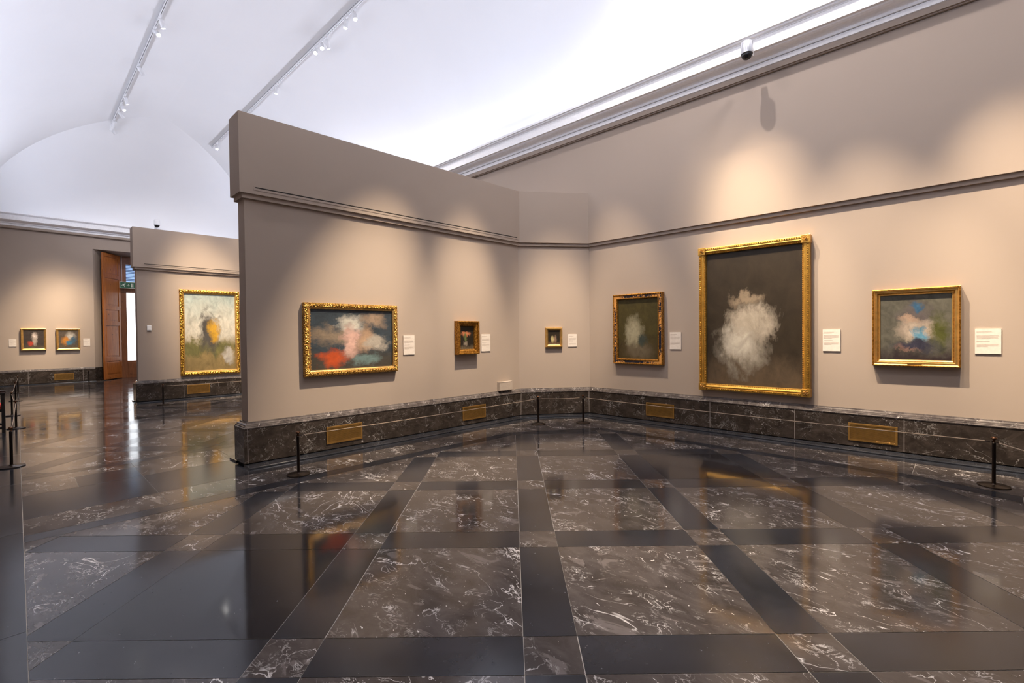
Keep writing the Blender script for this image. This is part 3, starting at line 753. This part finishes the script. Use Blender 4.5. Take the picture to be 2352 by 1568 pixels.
# ------------------------------------------------------------------ ceiling rails and spotlights
def vault_z(y): return ZS+RISE*math.sqrt(max(0,1-((y-R)/R)**2))
YR={'left':5.47,'right':2.60}
def rail(side,x0,x1,lab):
    y=YR[side]; z=vault_z(y)-.075
    t=thing('ceiling_rail',lab,'ceiling rail',((x0+x1)/2,y,z),0,'white lighting rails under the vault'); l=(x1-x0)/2
    mb=MB(); mb.box(-l,l,-.022,-.006,0,.05); mb.box(-l,l,.006,.022,0,.05); mb.box(-l,l,-.022,.022,.036,.05); mb.build('channel',WHITEP,t)
    mb=MB(); mb.box(-l,l,-.006,.006,.020,.030); mb.build('conductor',SLOT,t)
    for name,k0,q in (('hanger',.2,(-.03,.03,-.012,.012,.05,.12)),('joint',1,(-.012,.012,-.0235,.0235,-.003,.02))):
        mb=MB(); mb.box(*q); o=mb.build(name,WHITEP,t); k=-l+k0; o.location=(k,0,0); k+=2.0
        while k<l:
            c=o.copy(); col.objects.link(c); c.location=(k,0,0); k+=2.0
rail('left',-5,21.7,'white lighting rail on the vault, left one of two')
rail('right',-5,20.7,'white lighting rail on the vault, right one passing behind the left partition')
def spot_proto():
    t=thing('spotlight','x','spotlight')
    mb=MB(); mb.box(-.07,.07,-.017,.017,-.035,.0); mb.tube([(0,0,-.03),(0,0,-.085)],.009,8); mb.build('adapter',WHITEP,t)
    hd=MB(); hd.lathe([(.030,.02),(.046,.012),(.048,-.02),(.048,-.19),(.044,-.192),(.042,-.165)],24); hd=hd.build('lamp_head',WHITEP,t,smooth=True,fix=False); hd.location=(0,0,-.095)
    ln_=MB(); ln_.lathe([(.040,-.176),(.030,-.179),(.001,-.180)],20); ln_.build('lens',LENS,hd,smooth=True,fix=False)
    return t
SPT=spot_proto(); used=[False]
FLOOD=(1,.93,.90)  # neutral colour of the added fill beams and the upper wall wash
def spotlight(side,x,target,lab,energy=0,size=30,color=(1,.80,.56),blend=1.0,soft=.035,group='white track spotlights'):
    o=SPT if not used[0] else copy_tree(SPT); used[0]=True
    y=YR[side]; z=vault_z(y)-.075; o.location=(x,y,z); tag(o,lab,'spotlight',group)
    head=[c for c in o.children if c.name.startswith('lamp_head')][0]
    p=Vector((x,y,z-.095)); d=(Vector(target)-p).normalized()
    head.rotation_euler=(-d).to_track_quat('Z','Y').to_euler()
    if energy:
        l=bpy.data.lights.new('spot_beam','SPOT'); l.energy=energy; l.spot_size=math.radians(size); l.spot_blend=blend; l.color=color; l.shadow_soft_size=soft
        lo=bpy.data.objects.new('spot_beam',l); col.objects.link(lo); lo.parent=head; lo.location=(0,0,-.20)
    return o
EN=1950
FE=250
spotlight('right',6.0,(4.35,0,1.45),'spotlight on the right rail lighting the black and gold frame, out of view',EN*1.15,21)
spotlight('right',4.0,(2.25,0,2.35),'spotlight on the right rail lighting the tallest canvas, out of view',EN*.45,29)
spotlight('right',2.4,(.45,0,1.4),'spotlight on the right rail lighting the grey green canvas, out of view',EN*1.15,22)
spotlight('right',.9,(-.9,0,2.0),'spotlight on the right rail lighting the near end of the right wall, out of view',EN*.15,20)
spotlight('right',2.9,(6.4,4.4,1.4),'spotlight on the right rail lighting the wide blue canvas, out of view',EN*1.6,21)
spotlight('right',3.5,(6.3,2.35,1.35),'spotlight on the right rail lighting the small brown framed canvas, out of view',EN*1.25,19)
spotlight('right',3.1,(5.85,.52,1.3),'spotlight on the right rail lighting the tiny canvas, out of view',EN*1.0,17)
spotlight('left',11.4,(14.9,4.2,2.1),'spotlight on the left rail lighting the tall landscape, out of view',EN*1.25,25)
spotlight('left',20.95,(24.0,7.45,1.9),'last lit spotlight at the far end of the left rail',EN*.64,27)
spotlight('left',20.55,(24.0,6.55,1.9),'second lit spotlight from the far end of the left rail',EN*.64,27)
spotlight('left',13.25,(14.0,3.0,0),'spotlight with dark end pointing right, nearest in view on the left rail',FE*1.7,140,FLOOD,.5,.22)  # real fixture; its wide beam is fill added to brighten walls and floor
spotlight('left',13.85,(7.2,3.5,2.0),'brightly glowing spotlight nearest in view on the left rail',EN*.5,24)
spotlight('left',16.0,(21.0,0,2.0),'single slanting spotlight midway along the left rail',EN*.4,24)
spotlight('left',18.3,(19.5,3,0),'spotlight first in the far cluster on the left rail',FE*1.7,140,FLOOD,.5,.22)  # wide fill beam added in this fixture to lift the far room
spotlight('left',19.0,(15.4,3.5,2.0),'spotlight second in the far cluster on the left rail',EN*.3,24)
spotlight('left',19.6,(22.0,0,2.0),'spotlight third in the far cluster on the left rail',EN*.1,24)
spotlight('left',21.35,(23.0,0,2.0),'spotlight hanging past the last lit one on the left rail',EN*.1,24)
spotlight('right',9.75,(7.0,3.0,2.0),'glowing spotlight at the top of the right rail in view',EN*.4,24)
spotlight('right',10.1,(10,4,0),'unlit looking spotlight hanging beside the topmost glowing one on the right rail',FE,140,FLOOD,.5,.22)  # beam is added fill for the middle room, the fixture itself is real
spotlight('right',11.1,(12.0,0,2.0),'spotlight partly behind the glowing pair on the right rail',EN*.2,24)
spotlight('right',11.35,(7.0,4.2,2.0),'upper of the glowing pair on the right rail',EN*.3,24)
spotlight('right',11.65,(7.2,5.8,1.5),'lower of the glowing pair on the right rail',EN*.05,20)
spotlight('right',14.2,(14.6,4,0),'small spotlight alone on the right rail above the left partition',FE*.5,140,FLOOD,.5,.22)  # weak wide beam added here as general fill
spotlight('right',20.1,(15.4,3.5,2.0),'glowing spotlight at the far end of the right rail beside the left partition',EN*.4,24)
spotlight('left',5.2,(4.6,4.5,0),'added fill lamp on the left rail over the near room, out of view',FE,140,FLOOD,.5,.22)  # unseen lamp added as fill for walls, cornice and floor
spotlight('left',1.2,(1.4,4.5,0),'added fill lamp on the left rail above the photographer, out of view',FE*.6,140,FLOOD,.5,.22)  # another made-up fill lamp, brightening the near floor and walls
spotlight('right',2.75,(2.3,.6,4.2),'wide flood lamp on the right rail washing the upper right wall, above the photo',FE*1.6,130,FLOOD,.6,.05)
spotlight('right',-.3,(-.3,.8,4.0),'added fill lamp on the right rail near the right edge, out of view',FE*.9,130,FLOOD,.5,.22)  # lamp added to brighten the upper wall at this end
